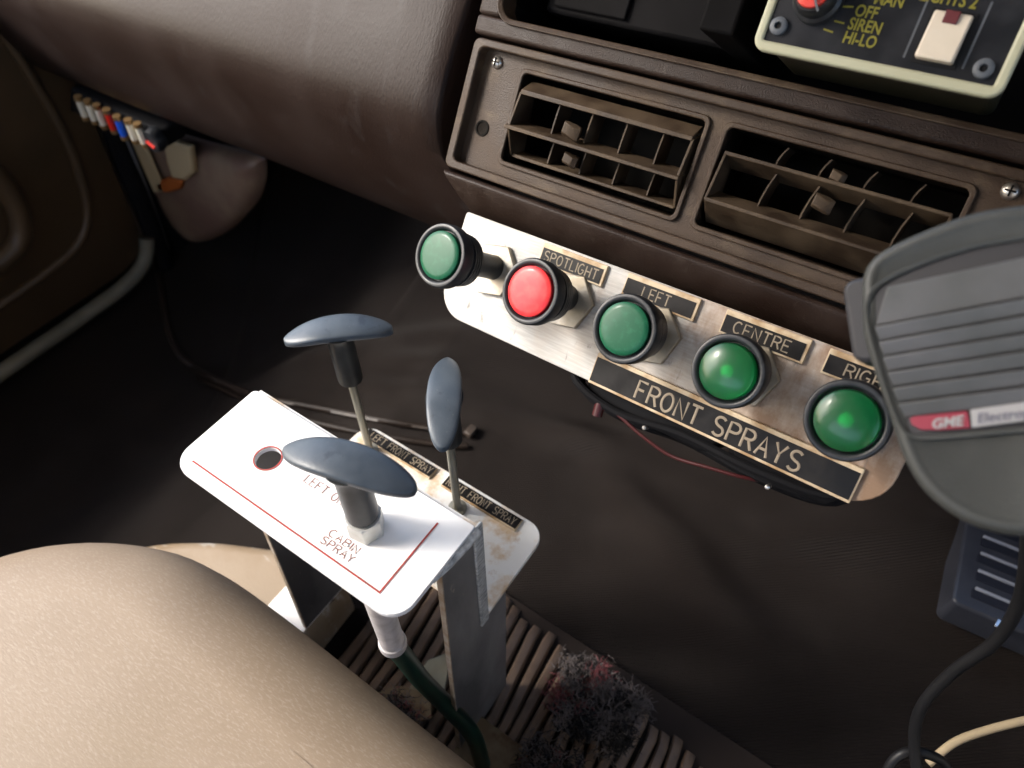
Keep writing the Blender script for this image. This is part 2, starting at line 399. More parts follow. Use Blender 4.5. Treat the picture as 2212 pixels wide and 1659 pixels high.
# ================================================================== CAB SHELL (the room the light enters)
sh = MB(); sh.box(-.70, .98, -1.0, .74, .86, .90)
structure(sh.build('cab_roof', M['lining']))
def wall_with_opening(name, x, side, m):
    mb = MB(); xa, xb = (x - .03, x) if side < 0 else (x, x + .03)
    for y0, y1, z0, z1 in ((-1.0, .74, -.42, .30), (-1.0, .74, .66, .86), (-1.0, -.60, .30, .66), (.20, .74, .30, .66)):
        mb.box(xa, xb, y0, y1, z0, z1)
    return mb.build(name, m)
structure(wall_with_opening('cab_side_wall_right', .98, 1, M['lining']))
bw = MB()
for x0, x1, z0, z1 in ((-.63, .98, -.42, .30), (-.63, .98, .66, .86), (-.63, -.30, .30, .66), (.62, .98, .30, .66)): bw.box(x0, x1, -1.03, -1.0, z0, z1)
structure(bw.build('cab_rear_wall', M['lining']))
sk = MB(); sk.box(-.70, -.655, -1.03, .66, -.60, .02)
structure(sk.build('cab_side_wall_left', M['lining']))
fw = MB(); fw.box(-.70, .98, .62, .66, -.42, .20)
structure(fw.build('firewall', M['seal']))
gd = MB(); gd.box(-400, 400, -400, 400, -1.6, -1.55)
structure(gd.build('ground', M['ground']))

# ================================================================== FLOOR
def floor_z(x, y):
    z = -.285
    if x < -.18: z -= .10 * (1 - math.cos(min(1, (-.18 - x) / .22) * math.pi)) / 2 + .02
    elif x < -.10: z -= .02 * (-.10 - x) / .08
    if y > .30: z += .55 * (y - .30) ** 1.25 * (1 if x > -.2 else .8)
    # the thicker front mat starts at a curved line behind the levers
    ed = y - (.165 + .55 * max(0, x + .30) ** 1.15 if x > -.34 else .165 + 1.4 * (-.34 - x))
    z += .005 / (1 + math.exp(-max(-30, min(30, ed / .003))))
    n = noise.noise(Vector((x * 7, y * 7, 0))) * .006 + noise.noise(Vector((x * 16, y * 16, 3))) * .0028
    z += n
    # soft creases pressed into the mat beyond the lever bracket
    for cx, cy, dx, dy, wd, hh in ((-.04, .27, .9, .2, .014, .009), (.12, .33, .8, .5, .015, .008), (-.10, .30, .9, .35, .020, .013), (-.02, .36, .9, .3, .018, .011), (-.22, .27, .8, .5, .018, .010), (.04, .30, .9, .1, .016, .009), (.20, .25, .9, -.35, .02, .009), (.28, .32, .8, .5, .02, .010)):
        d = abs((x - cx) * dy - (y - cy) * dx) / math.hypot(dx, dy); al = ((x - cx) * dx + (y - cy) * dy)
        z += hh * math.exp(-(d / wd) ** 2) * math.exp(-(al / .12) ** 2)
    return z
fl = MB(); NX, NY = 330, 300
xs = [-.70 + 1.68 * i / NX for i in range(NX + 1)]; ys = [-.95 + 1.57 * j / NY for j in range(NY + 1)]
for y in ys:
    for x in xs: fl.v.append((x, y, floor_z(x, y)))
for j in range(NY):
    for i in range(NX):
        a = j * (NX + 1) + i; fl.f.append((a, a + 1, a + NX + 2, a + NX + 1))
structure(fl.build('floor', M['mat'], smooth=True))
# raised seam of the second mat lying on the floor
def fpt(px, py, dz=.003):
    p = at(px, py, 'W', 2, -.27)
    for _ in range(4): p = at(px, py, 'W', 2, floor_z(p.x, p.y))
    return Vector((p.x, p.y, p.z + dz))
seam = MB(); seam.tube(smooth_path([fpt(*q, .001) for q in ((338, 560), (348, 620), (358, 680), (372, 735), (395, 775), (440, 806), (520, 845), (620, 878))], 6), .0042, 8)
seam_o = tag(seam.build('mat_edge', M['matedge'], smooth=True), 'thin brown raised edge of the footwell mat curving behind the lever bracket', 'mat edging')

# low trim strip lying along the mat behind the lever bracket
ch = thing('floor_trim_strip', 'dark broken trim strip on the floor curving behind the white lever plate', 'trim strip')
up_ = smooth_path([fpt(*q) for q in ((415, 800), (500, 838), (600, 868), (720, 892), (840, 915), (940, 930), (1010, 940))], 6)
lo_ = smooth_path([fpt(*q) for q in ((430, 822), (520, 862), (640, 905), (760, 935), (860, 952), (950, 965), (1010, 968))], 6)
b = MB(); b.tube(up_, .0030, 8); b.build('upper_edge', M['chan'], ch, smooth=True)
b = MB(); b.tube(lo_, .0026, 8); b.build('lower_edge', M['chan'], ch, smooth=True)
for a0, a1 in ((4, 8), (11, 15), (18, 24), (27, 33)):
    b = MB(); b.tube([p + Vector((0, -.001, .0016)) for p in up_[a0:a1]], .0022, 6, .5); b.build('worn_segment', M['chanworn'], ch, smooth=True)
b = MB(); p = fpt(1018, 938, .004); b.box(-.004, .004, -.006, .006, -.003, .004, Matrix.Translation(p)); b.build('end_block', M['chanworn'], ch, bevel=.0012)

# ================================================================== DASHBOARD (local frame of its face)
dash = thing('dashboard', 'brown plastic dashboard with padded left section, twin air vents and an open tray above', 'dashboard', WD)
# padded lower panel on the passenger side: a rounded section run along the dash
prof = [(.30, -.14), (.22, -.07), (.15, -.025), (.10, -.006), (.06, .001), (.034, .003), (.016, .002), (.003, -.003), (-.008, -.011), (-.020, -.023), (-.034, -.038), (-.046, -.053), (-.056, -.069), (-.064, -.088), (-.068, -.12), (-.068, -.20)]
pp = smooth_path([(0, y, z) for y, z in prof], 5)
inner = [(p.y, p.z) for p in pp]
pad = MB(); rings = []
NXp = 46
xstat = [-.67 + (.62) * (i / NXp) for i in range(NXp)] + [-.0505, -.0492, -.0485, -.0482]
for x in xstat:
    e = max(0.0, x + .0545); r = .0065
    dz = r - math.sqrt(max(0, r * r - min(r, e) ** 2)) if e > 0 else 0
    ring = []
    for k, (y, z) in enumerate(inner):
        y2 = y + .0012 * noise.noise(Vector((x * 5, y * 6, 0))); z2 = z + .0012 * noise.noise(Vector((x * 6, y * 8, 5)))
        ring.append((x + .62 * max(0, -.008 - max(y, -.068)) * max(0, (x + .67) / .62) ** 8, y2, z2 - dz))
    rings.append(ring)
for k in range(len(rings)): pad.v += rings[k]
n = len(inner)
for k in range(len(rings) - 1):
    for i in range(n - 1): pad.f.append((k * n + i, k * n + i + 1, (k + 1) * n + i + 1, (k + 1) * n + i))
# end face turned inwards
o0 = (len(rings) - 1) * n; o1 = len(pad.v)
pad.v += [(x, y - (.004 if y < 0 else 0), z - .06) for x, y, z in rings[-1]]
for i in range(n - 1): pad.f.append((o0 + i, o0 + i + 1, o1 + i + 1, o1 + i))
pad.build('padded_panel', M['pad'], dash, smooth=True)
# dark recess between the pad and the centre facia
b = MB(); b.box(-.0480, -.030, -.012, .30, -.09, -.030); b.build('gap_filler', M['ventdark'], dash)
# facia strip above the vents, with the lip of the tray
FR = .40
b = MB()
b.box(-.0385, FR, .0590, .0690, -.030, 0.0)
b.box(-.0385, -.0235, .0690, .30, -.030, 0.0)
b.build('facia_frame', M['dash'], dash, bevel=.0022, seg=3)
b = MB()
lip = rrect(-.0235, FR + .02, .0690, .28, .009, 7)
ring_prism(b, inset(lip, -.0026), inset(lip, .0004), -.012, .0022, .0008)
b.build('tray_lip', M['bezel'], dash, smooth=True, bevel=.0006)
b = MB(); b.loft([[(x, y, z) for x, y in lip] for z in (.0, -.10)], cap=False)
b.add([(-.03, .06, -.10), (FR, .06, -.10), (FR, .3, -.10), (-.03, .3, -.10)], [(0, 1, 2, 3)])
b.build('tray_liner', M['tray'], dash)
# scratched edge strip glinting along the tray lip
# vent bezel ----------------------------------------------------
W1 = .105; GP = .011; HV = .046
ox0, ox1, oy0, oy1 = -.0345, .262, -.0130, .0572
outer = rrect(ox0, ox1, oy0, oy1, .004, 5)
b = MB()
lipin = rrect(ox0 + .0052, ox1 - .0052, oy0 + .0045, oy1 - .0042, .0035, 5)
ring_prism(b, outer, lipin, -.030, .0022)
b.build('bezel_rim', M['bezel'], dash, smooth=True, bevel=.0011, seg=3)
# recessed bezel face with two openings: strips that butt against each other
x0i, x1i, y0i, y1i = ox0 + .0052, ox1 - .0052, oy0 + .0045, oy1 - .0042
V1a, V1b, V2a, V2b = -.0015, W1, W1 + GP, 2 * W1 + GP
b = MB(); zt = -.0045
b.box(x0i, V1a, y0i, y1i, -.03, zt); b.box(V1b, V2a, y0i, y1i, -.03, zt); b.box(V2b, x1i, y0i, y1i, -.03, zt)
for a, c in ((V1a, V1b), (V2a, V2b)):
    b.box(a, c, y0i, -.0008, -.03, zt); b.box(a, c, HV, y1i, -.03, zt)
b.build('bezel_face', M['bezel'], dash)
for a, c in ((V1a, V1b), (V2a, V2b)):
    b = MB(); oo = rrect(a - .0022, c + .0022, -.003, HV + .0022, .004, 6)
    ring_prism(b, oo, rrect(a + .0002, c - .0002, -.0006, HV - .0002, .0028, 6), -.0045, -.0026)
    b.build('vent_border', M['bezel'], dash, smooth=True, bevel=.0006)
# screws and a screw hole in the bezel
def dome_screw(mb, x, y, z, r):
    mb.lathe([(r, 0), (r, .0006), (r * .8, .0018), (r * .4, .0025), (0.0001, .0026)], 20, True, (x, y, z))
for x, y in ((-.0205, .0475), (.2335, .049)):
    b = MB(); dome_screw(b, x, y, -.0045, .0034); so = b.build('screw', M['screw'], dash, smooth=True)
    b = MB(); b.box(x - .0022, x + .0022, y - .0004, y + .0004, -.0022, -.0017); b.box(x - .0004, x + .0004, y - .0022, y + .0022, -.0023, -.00165)
    b.build('cross_slot', M['tray'], so)
b = MB(); b.lathe([(.0044, 0), (.0044, .0006), (.0034, .0006), (.003, -.004), (.0001, -.004)], 24, True, (-.0195, .0125, -.0045))
b.build('screw_hole', M['ventdark'], dash, smooth=True)

def air_vent(xa, xb, blades, apron, plate_yz, upper, lower, tabs, lean):
    """barrel vent: blades given as front (y, z), back (y, z) and thickness; all parts hang under one vent"""
    v = bpy.data.objects.new('air_vent', None); COL.objects.link(v); v.parent = dash
    b = MB()
    b.add([(xa, -.001, -.0046), (xb, -.001, -.0046), (xb, HV, -.0046), (xa, HV, -.0046), (xa, -.001, -.05), (xb, -.001, -.05), (xb, HV, -.05), (xa, HV, -.05)],
          [(4, 5, 6, 7), (0, 1, 5, 4), (1, 2, 6, 5), (2, 3, 7, 6), (3, 0, 4, 7)])
    b.build('duct', M['ventdark'], v)
    a, c = xa + .0030, xb - .0030
    for (yf, zf_), (yb_, zb_), th, ex in blades:
        q = MB(); h = th / 2
        q.loft([[(x, yf - h, zf_), (x, yf + h, zf_), (x, yb_ + h * .7, zb_), (x, yb_ - h * .7, zb_)] for x in (a - ex, c + ex * .6)])
        q.build('blade', M['vent'], v, bevel=.0004)
    if apron:
        (y0, z0), (y1, z1) = apron
        q = MB(); q.loft([[(x, y0, z0), (x, y1, z1), (x, y1, z1 - .0015), (x, y0, z0 - .0015)] for x in (a, c)]); q.build('apron', M['vent'], v, bevel=.0003)
    for x in (a - .0008, c - .0006):
        q = MB(); q.loft([[(x + dx, y, z) for y, z in plate_yz] for dx in (0, .0014)]); q.build('side_plate', M['vent'], v, bevel=.0003)
    for k in range(4):
        x = a + (c - a) * (k + 1.0) / 4.95 + .0030
        for (y0, y1, zf_) in (upper, lower):
            q = MB()
            q.loft([[(x - .0004 + lean * (t * t - .4), y0 + (y1 - y0) * t, zf_), (x + .0004 + lean * (t * t - .4), y0 + (y1 - y0) * t, zf_), (x + .0004 + lean * (t * t - .4), y0 + (y1 - y0) * t, zf_ - .014), (x - .0004 + lean * (t * t - .4), y0 + (y1 - y0) * t, zf_ - .014)] for t in (0, .33, .66, 1)])
            q.build('divider', M['vent'], v)
    for kx, yy, z0, sc in tabs:
        q = MB()
        q.loft([[(kx + px * sc, yy + py * sc, z0 + z) for px, py in o2] for z, o2 in (
            (-.006, [(-.001, -.003), (.001, -.003), (.001, .003), (-.001, .003)]),
            (.001, [(-.0016, -.004), (.0016, -.0048), (.0016, .0035), (-.0016, .0035)]),
            (.003, [(-.0056, -.0030), (.0046, -.0048), (.0052, .0022), (-.0052, .0042)]),
            (.005, [(-.0048, -.0018), (.0012, -.0034), (.0020, .0012), (-.0044, .0034)]))])
        q.build('direction_tab', M['vent'], v, bevel=.0004)
    return v
air_vent(V1a, V1b, [((.0362, -.0005), (.0425, -.009), .0024, 0), ((.0172, .0035), (.0218, -.012), .0020, .0022), ((.0035, -.008), (.0065, -.020), .0018, 0)], None,
         [(.0035, -.0075), (.0172, .0025), (.0362, -.0010), (.041, -.014), (.004, -.020)],
         (.0195, .0352, -.004), (.0050, .0160, -.009), [(.0395, .0245, -.001, 1.0), (.0400, .0105, -.008, .85)], .0005)
air_vent(V2a, V2b, [((.0345, -.0030), (.0290, -.018), .0018, .0008), ((.0120, .0035), (.0165, -.012), .0018, 0)], ((.0115, .0030), (.0015, -.0120)),
         [(.0015, -.0125), (.0120, .0028), (.0340, -.0030), (.032, -.018), (.002, -.018)],
         (.0345, .0440, -.011), (.0130, .0315, -.007), [(.1700, .0250, -.001, .9), (.1700, .0375, -.010, .7)], .0030)
# lower lip of the dash below the bezel
b = MB()
sec = [(-.0150, -.004), (-.0150, .0010), (-.0165, .0026), (-.0190, .0020), (-.0270, -.0040), (-.0350, -.0120), (-.040, -.022), (-.042, -.06), (-.03, -.08)]
def sec_ring(x, k=1.0, sh=0.0): return [(x + sh * max(0, -.0150 - y), y * 1.0, z) for y, z in sec]
b.loft([sec_ring(-.0345, 1, .9), sec_ring(-.0335, 1, .9), sec_ring(FR, 1, 0)])
b.build('lower_lip', M['dash'], dash, smooth=True, bevel=.0006)

# black radio bracket in the tray
rb = thing('radio_bracket', 'black plastic box end sitting in the dash tray left of the siren box', 'radio bracket', WD)
b = MB(); b.box(.0975, .1135, .078, .15, -.06, .026); b.build('case', M['tray'], rb, bevel=.0015, seg=3)
b = MB(); b.box(-.01, .0955, .080, .15, -.075, -.02); b.build('radio_body', M['tray'], rb, bevel=.002)
b = MB(); b.box(-.004, .040, .083, .098, -.0198, -.0175); b.build('front_rib', M['tray'], rb, bevel=.001)

# ================================================================== SIREN CONTROL BOX
sb = thing('siren_control_box', 'cream edged black siren switch box with yellow lettering and ivory rocker switch', 'control box', WD)
X0, X1, Y0, Y1, ZF = .1275, .2180, .0725, .150, .0400
b = MB(); b.prism(rrect(X0 + .0025, X1 - .0025, Y0 + .0025, Y1, .004, 6), -.015, ZF - .0044); b.build('case_body', M['casebody'], sb)
out_ = rrect(X0, X1, Y0, Y1, .005, 6); inn_ = rrect(X0 + .0036, X1 - .0036, Y0 + .0040, Y1 - .004, .0006, 6)
b = MB(); ring_prism(b, out_, inn_, ZF - .0042, ZF, ZF)
b.build('case', M['boxcream'], sb, smooth=True, bevel=.0010, seg=3)
b = MB(); b.prism(inn_, ZF - .0040, ZF - .0012); b.build('face_plate', M['boxface'], sb)
zf = ZF - .0012
for x, y in ((.1352, .0822), (.2092, .0812)):
    b = MB(); b.lathe([(.0033, 0), (.0033, .0016), (.0026, .0022), (.0014, .0022), (.0013, .0008), (.0001, .0008)], 24, True, (x, y, zf))
    so = b.build('screw', M['greyprint'], sb, smooth=True)
    b = MB(); b.lathe([(.0012, 0), (.0012, .0003), (.0001, .0003)], 6, True, (x, y, zf + .0009)); b.build('hex_socket', M['blackmatt'], so)
kn = MB(); kn.lathe([(.0090, 0), (.0090, .004), (.0078, .0052), (.0076, .011), (.0068, .012), (.0001, .012)], 36, True, (.1465, .0935, zf))
kno = kn.build('rotary_knob', M['black'], sb, smooth=True)
b = MB(); b.lathe([(.0060, 0), (.0058, .0012), (.004, .0018), (.0001, .0019)], 30, True, (.1465, .0935, zf + .012)); b.build('knob_cap', M['knobred'], kno, smooth=True)
b = MB(); b.box(-.0004, .0004, -.0085, 0, .0, .0008, Matrix.Translation((.1465, .0935, zf + .0142)) @ Matrix.Rotation(math.radians(35), 4, 'Z')); b.build('pointer', M['greyprint'], kno)
for txt, x, y, s in (('MAN', .1655, .0955, .0058), ('OFF', .1605, .0905, .0058), ('SIREN', .1600, .0858, .0058), ('HI-LO', .1600, .0810, .0058), ('LIGHTS 2', .1800, .0990, .0058)):
    text_mesh('lettering', txt, s, M['yellow'], sb, (x, y, zf + .0002), sx=.80, bold=.00010)
for x, y, r in ((.1572, .0930, 8), (.1562, .0875, -4), (.1535, .0840, -8)):
    b = MB(); b.box(-.0016, .0022, -.0003, .0003, 0, .00015, Matrix.Translation((x, y, zf + .0001)) @ Matrix.Rotation(math.radians(r), 4, 'Z')); b.build('dial_mark', M['yellow'], sb)
rk = MB(); rx0, rx1, ry0, ry1 = .1868, .1995, .0802, .0965
rk.add([(rx0, ry0, zf), (rx1, ry0, zf), (rx1, ry1, zf), (rx0, ry1, zf), (rx0, ry0, zf + .0052), (rx1, ry0, zf + .0052), (rx1, ry1, zf + .0022), (rx0, ry1, zf + .0022)],
       [(3, 2, 1, 0), (4, 5, 6, 7), (0, 1, 5, 4), (1, 2, 6, 5), (2, 3, 7, 6), (3, 0, 4, 7)])
rko = rk.build('rocker_switch', M['ivory'], sb, bevel=.0008, seg=3)
b = MB(); b.box(rx0 + .0038, rx1 - .0040, ry1 - .0040, ry1 + .0002, zf + .0018, zf + .0036); b.build('indicator_window', M['amberwin'], rko, bevel=.0003)
for x in (rx0 - .0042, rx1 + .0030):
    b = MB(); b.box(x, x + .0007, .0800, .1020, zf, zf + .00015); b.build('printed_line', M['greyprint'], sb)
b = MB(); b.box(rx0 - .0012, rx1 + .0012, ry0 - .0012, ry1 + .0012, zf, zf + .0004); b.build('rocker_frame', M['blackmatt'], sb, bevel=.0001)

# ================================================================== SWITCH PLATE
sp_ = thing('switch_console', 'stained aluminium plate with five round push switches and engraved black labels under the dash', 'switch panel', WP)
plate_pts = [(-.0333, .0235), (-.0325, -.022)]
oc = rrect(-.0318, .224, -.0362, .0235, (.018, .018, .0, .002), 8)
b = MB(); b.prism(oc, -.0016, 0, .0004); b.build('plate', M['alu'], sp_, smooth=True)
def push_switch(n, h, cap, lens=False):
    x = n * .05; R = .0162
    g = bpy.data.objects.new('push_switch', None); COL.objects.link(g); g.parent = sp_; g.location = (x, 0, 0)
    g.rotation_euler = (random.uniform(-.02, .02), random.uniform(-.02, .02), random.uniform(-.15, .15))
    # hexagonal nut
    hx = [(.0158 * math.cos(math.radians(60 * i + 8)), -.0015 + .0158 * math.sin(math.radians(60 * i + 8))) for i in range(6)]
    b = MB(); b.prism(hx, .0002, .0034); no = b.build('hex_nut', M['nut'], g, bevel=.0006)
    b = MB(); b.lathe([(.0068, .0034), (.0068, max(.006, h - .020))], 28); b.build('stem', M['black'], g, smooth=True)
    z0 = max(.0045, h - .0215); pr = [(.0088, z0)]
    pr += [(.0122, z0 + .001)]
    for k in range(4):
        zz = z0 + .002 + k * .0022; pr += [(.0136 + k * .0003, zz), (.0136 + k * .0003, zz + .0012), (.0128 + k * .0003, zz + .0014), (.0128 + k * .0003, zz + .0020)]
    pr += [(.0152, h - .0075), (R, h - .0068), (R, h - .0015), (R - .0006, h - .0003), (R - .0016, h), (.0136, h - .0004), (.0127, h - .0022), (.0127, h - .0034), (.0001, h - .0034)]
    b = MB(); b.lathe(pr, 56); b.build('collar', M['black'], g, smooth=True)
    rc = .0122; zb = h - .0033
    if not lens:
        b = MB(); b.lathe([(rc, zb), (rc, h - .0002), (rc - .0004, h + .0002), (rc * .8, h + .0005), (rc * .5, h + .0007), (rc * .25, h + .0008), (.0001, h + .0008)], 56)
        b.build('cap', M[cap], g, smooth=True)
    else:
        b = MB(); b.lathe([(rc, h - .0036), (rc, h - .0008), (rc - .0003, h + .0002)] + [(rc * math.cos(math.radians(a)), h + .0002 + .0034 * math.sin(math.radians(a))) for a in (15, 30, 45, 60, 75, 88)] + [(.0001, h + .0036)], 64)
        b.build('lens', M['grnlens'], g, smooth=True)
        b = MB(); b.lathe([(rc - .0006, h - .0028), (rc * .55, h - .0030), (.0001, h - .0031)], 40); b.build('reflector', M['grnfloor'], g, smooth=True)
        b = MB(); b.lathe([(.0030, h - .0027), (.0028, h - .0012), (.0018, h - .0004), (.0001, h - .0001)], 24); b.build('bright_core', M['grncore'], g, smooth=True)  # light green core paints the bright reflected spot inside the lens
    return g
HS = (.0515, .041, .035, .0315, .034)
for n_, (hh, cp, ln) in enumerate(zip(HS, ('grn', 'red', 'grn', 'grn', 'grn'), (0, 0, 0, 1, 1))):
    g = push_switch(n_, hh, cp, bool(ln))
    g['label'] = ['green push switch pulled out at the left end', 'red push switch beside the SPOTLIGHT label', 'flat green push switch below LEFT', 'glossy green domed switch below CENTRE', 'glossy green domed switch below RIGHT'][n_]
def name_label(parent, txt, x0, x1, y0, y1, tx0, tx1, ty, th, z=0.0, wd=.00036, rims=(.0007, .0016, .0010, .0024), thick=.0019):
    l_, r_, bt, tp = rims
    b = MB(); b.box(x0 - l_, x1 + r_, y0 - bt, y1 + tp, z, z + thick)
    o = b.build('name_label', M['lblbase'], parent, bevel=.0003)
    b = MB(); b.box(x0, x1, y0, y1, z + thick - .0005, z + thick + .0003); b.build('label_face', M['lblface'], o)
    strokes(txt, tx0, tx1, ty, th, z + thick + .00035, wd).build('lettering', M['lbltext'], o)
    return o
name_label(sp_, 'SPOTLIGHT', .0262, .0640, .0122, .0200, .0283, .0618, .0135, .0052)
name_label(sp_, 'LEFT', .0782, .1160, .0126, .0205, .0885, .1035, .0138, .0053)
name_label(sp_, 'CENTRE', .1316, .1696, .0124, .0205, .1370, .1635, .0138, .0053)
name_label(sp_, 'RIGHT', .1800, .2140, .0120, .0200, .1885, .2090, .0134, .0053)
name_label(sp_, 'FRONT SPRAYS', .0778, .2110, -.0350, -.0222, .1040, .1875, -.0335, .0090, wd=.00065, rims=(.0006, .0008, .0014, .0022), thick=.0021)

# dark loom and clutter hanging behind the switch plate
cl = thing('switch_backbox', 'black box of switch bodies hanging beneath the switch panel', 'switch box', WP)
b = MB(); b.prism(rrect(.072, .150, -.0465, .000, .010, 5), -.045, -.007); b.build('box_body', M['seal'], cl, bevel=.003)
b = MB(); b.prism(rrect(.153, .208, -.0440, .000, .008, 5), -.040, -.006); b.build('box_body', M['seal'], cl, bevel=.003)
for k_, (y_, z_) in enumerate(((-.046, -.010), (-.049, -.016), (-.044, -.004))):
    b = MB(); b.tube(smooth_path([(.062 + .004 * k_, -.02, z_ - .01), (.066, y_ + .006, z_), (.095, y_ - .001 * k_, z_), (.130, y_ + .002, z_ - .002), (.170, y_ + .001 * k_, z_), (.205, y_ + .006, z_ - .004), (.214, -.02, z_ - .01)], 6), .0022, 8); b.build('loom_cable', M['seal'], cl, smooth=True)
for xx in (.086, .113, .178):
    b = MB(); b.lathe([(.0012, 0), (.0012, .004), (.0005, .0045)], 8, True, (xx, -.0465, -.006)); b.build('terminal_pin', M['screw'], cl)
wr = MB(); wr.tube(smooth_path([at(1293, 880, 'P', 2, -.004), at(1330, 893, 'P', 2, -.003), at(1385, 940, 'P', 2, -.003), at(1450, 985, 'P', 2, -.004), at(1530, 1010, 'P', 2, -.005), at(1600, 1030, 'P', 2, -.007), at(1650, 1040, 'P', 2, -.012)], 8), .0009, 8)
wro = thing('red_wire', 'dark red wire with crimped end sagging below the front sprays label', 'wire', WP)
wr.build('wire_strand', M['wirered'], wro, smooth=True)
p0 = at(1293, 882, 'P', 2, -.004)
b = MB(); b.tube([p0 + Vector((0, .003, 0)), p0 + Vector((.0006, -.004, 0))], .0028, 10); b.build('crimp_terminal', M['wirered'], wro, smooth=True)

# ================================================================== LEVER BRACKET
L, PW, H, W2 = .14, .0542, .106, .0658
br = thing('lever_bracket', 'folded metal bracket with white front plate, stepped rear plate and two upright legs', 'bracket')
T = .0028
fo = rrect(0, L, 0, PW, (.011, .011, .0015, .003), 7)
hole = [(0.0370 + .0062 * math.cos(2 * math.pi * i / 32), .0278 + .0062 * math.sin(2 * math.pi * i / 32)) for i in range(32)]
def plate_with_hole(outer, hole, z0, z1):
    """outline with one round hole, filled by a bmesh triangulation and given thickness"""
    bm = bmesh.new()
    vo = [bm.verts.new((x, y, z1)) for x, y in outer]; vh = [bm.verts.new((x, y, z1)) for x, y in hole]
    ed = [bm.edges.new((vo[i], vo[(i + 1) % len(vo)])) for i in range(len(vo))] + [bm.edges.new((vh[i], vh[(i + 1) % len(vh)])) for i in range(len(vh))]
    bmesh.ops.triangle_fill(bm, use_beauty=True, use_dissolve=False, edges=ed)
    ex = bmesh.ops.extrude_face_region(bm, geom=list(bm.faces))
    for v in [g for g in ex['geom'] if isinstance(g, bmesh.types.BMVert)]: v.co.z = z0
    m = MB(); bm.verts.ensure_lookup_table(); bm.verts.index_update()
    m.v = [tuple(v.co) for v in bm.verts]; m.f = [tuple(v.index for v in f.verts) for f in bm.faces]; bm.free(); return m
m_ = plate_with_hole(fo, hole, -T, -.0007); m_.build('front_plate', M['whiteedge'], br)
m_ = plate_with_hole(inset(fo, .0003), hole, -.0006, 0); fsk = m_.build('front_facing', M['white'], br)
b = MB(); ring_prism(b, [(.0370 + .0070 * math.cos(a), .0278 + .0070 * math.sin(a)) for a in [2 * math.pi * i / 32 for i in range(32)]],
                     [(.0370 + .0063 * math.cos(a), .0278 + .0063 * math.sin(a)) for a in [2 * math.pi * i / 32 for i in range(32)]], .0001, .0003)
b.build('hole_ring', M['redline'], fsk)
b = MB(); b.box(.0085, .1255, .0062, .0070, .0001, .00030); b.box(.1247, .1255, .0070, .0460, .0001, .00030)
b.build('red_border', M['redline'], fsk)
for txt, x0, x1, y in (('CABIN', .0885, .1050, .0140), ('SPRAY', .0880, .1060, .0095)):
    strokes(txt, x0, x1, y, .0036, .00024, .00024).build('lettering', M['etch'], fsk)
strokes('LEFT ONE', .0600, .0865, .0280, .0042, .00024, .00022).build('lettering', M['etch'], fsk)
# riser between the two plates
b = MB(); b.box(.0008, L - .0008, PW - .0002, PW + .0024, -H + .0002, -T - .0001); b.build('riser', M['backplate'], br)
ro = rrect(-.004, L, PW - .0002, PW + W2, (0.001, .0, .012, .012), 7)
b = MB(); b.prism(ro, -H - T, -H, .0004); b.build('rear_plate', M['backplate'], br, smooth=True)
b = MB(); b.box(L - .0006, L + .0012, PW - .0030, PW + .0040, -H - .0040, -.0008); b.build('cut_edge', M['grey_edge'], br, bevel=.0008)
# weld bead at the plate corner
b = MB(); b.tube([(L - .001, .024, -.0036), (L + .0004, .034, -.0034), (L + .0010, .044, -.0032), (L + .0010, PW, -.0036)], lambda t: .0012 + .0012 * t, 10); b.build('weld_bead', M['grey_edge'], br, smooth=True)
def leg(x, bottom, yb, foot):
    zt = -T - .0001
    b = MB()
    pts = [(.0290, zt), (PW - .0004, zt), (PW - .0004, -H - T - .0003), (.0765, -H - T - .0003), (.074, bottom), (yb, bottom)]
    rings = [[(x, y, z) for y, z in pts], [(x + .0024, y, z) for y, z in pts]]
    b.loft(rings); o = b.build('upright_leg', M['steel'], br)
    b = MB(); b.loft([[(x - .0002, .0286, zt), (x + .0028, .0286, zt), (x + .0028, .0295, zt), (x - .0002, .0295, zt)],
                      [(x - .0002, yb - .0004, bottom), (x + .0028, yb - .0004, bottom), (x + .0028, yb + .0005, bottom), (x - .0002, yb + .0005, bottom)]])
    b.build('leg_edge', M['steeledge'], o)
    if foot:
        b = MB(); b.box(x - .034, x + .0022, yb - .004, .060, bottom - .0022, bottom); b.build('foot_flange', M['white'], o, bevel=.0006)
    return o
leg(.0004, -.237, .016, True)
leg(L - .0028, -.272, .018, False)
LT = dict(rims=(.0003, .0006, .0009, .0003), thick=.0016)
name_label(br, 'LEFT FRONT SPRAY', .0020, .0580, .1095, .1172, .0065, .0565, .1108, .0052, z=-H, wd=.00030, **LT)
name_label(br, 'RIGHT FRONT SPRAY', .0680, .1235, .1095, .1172, .0700, .1210, .1108, .0052, z=-H, wd=.00030, **LT)

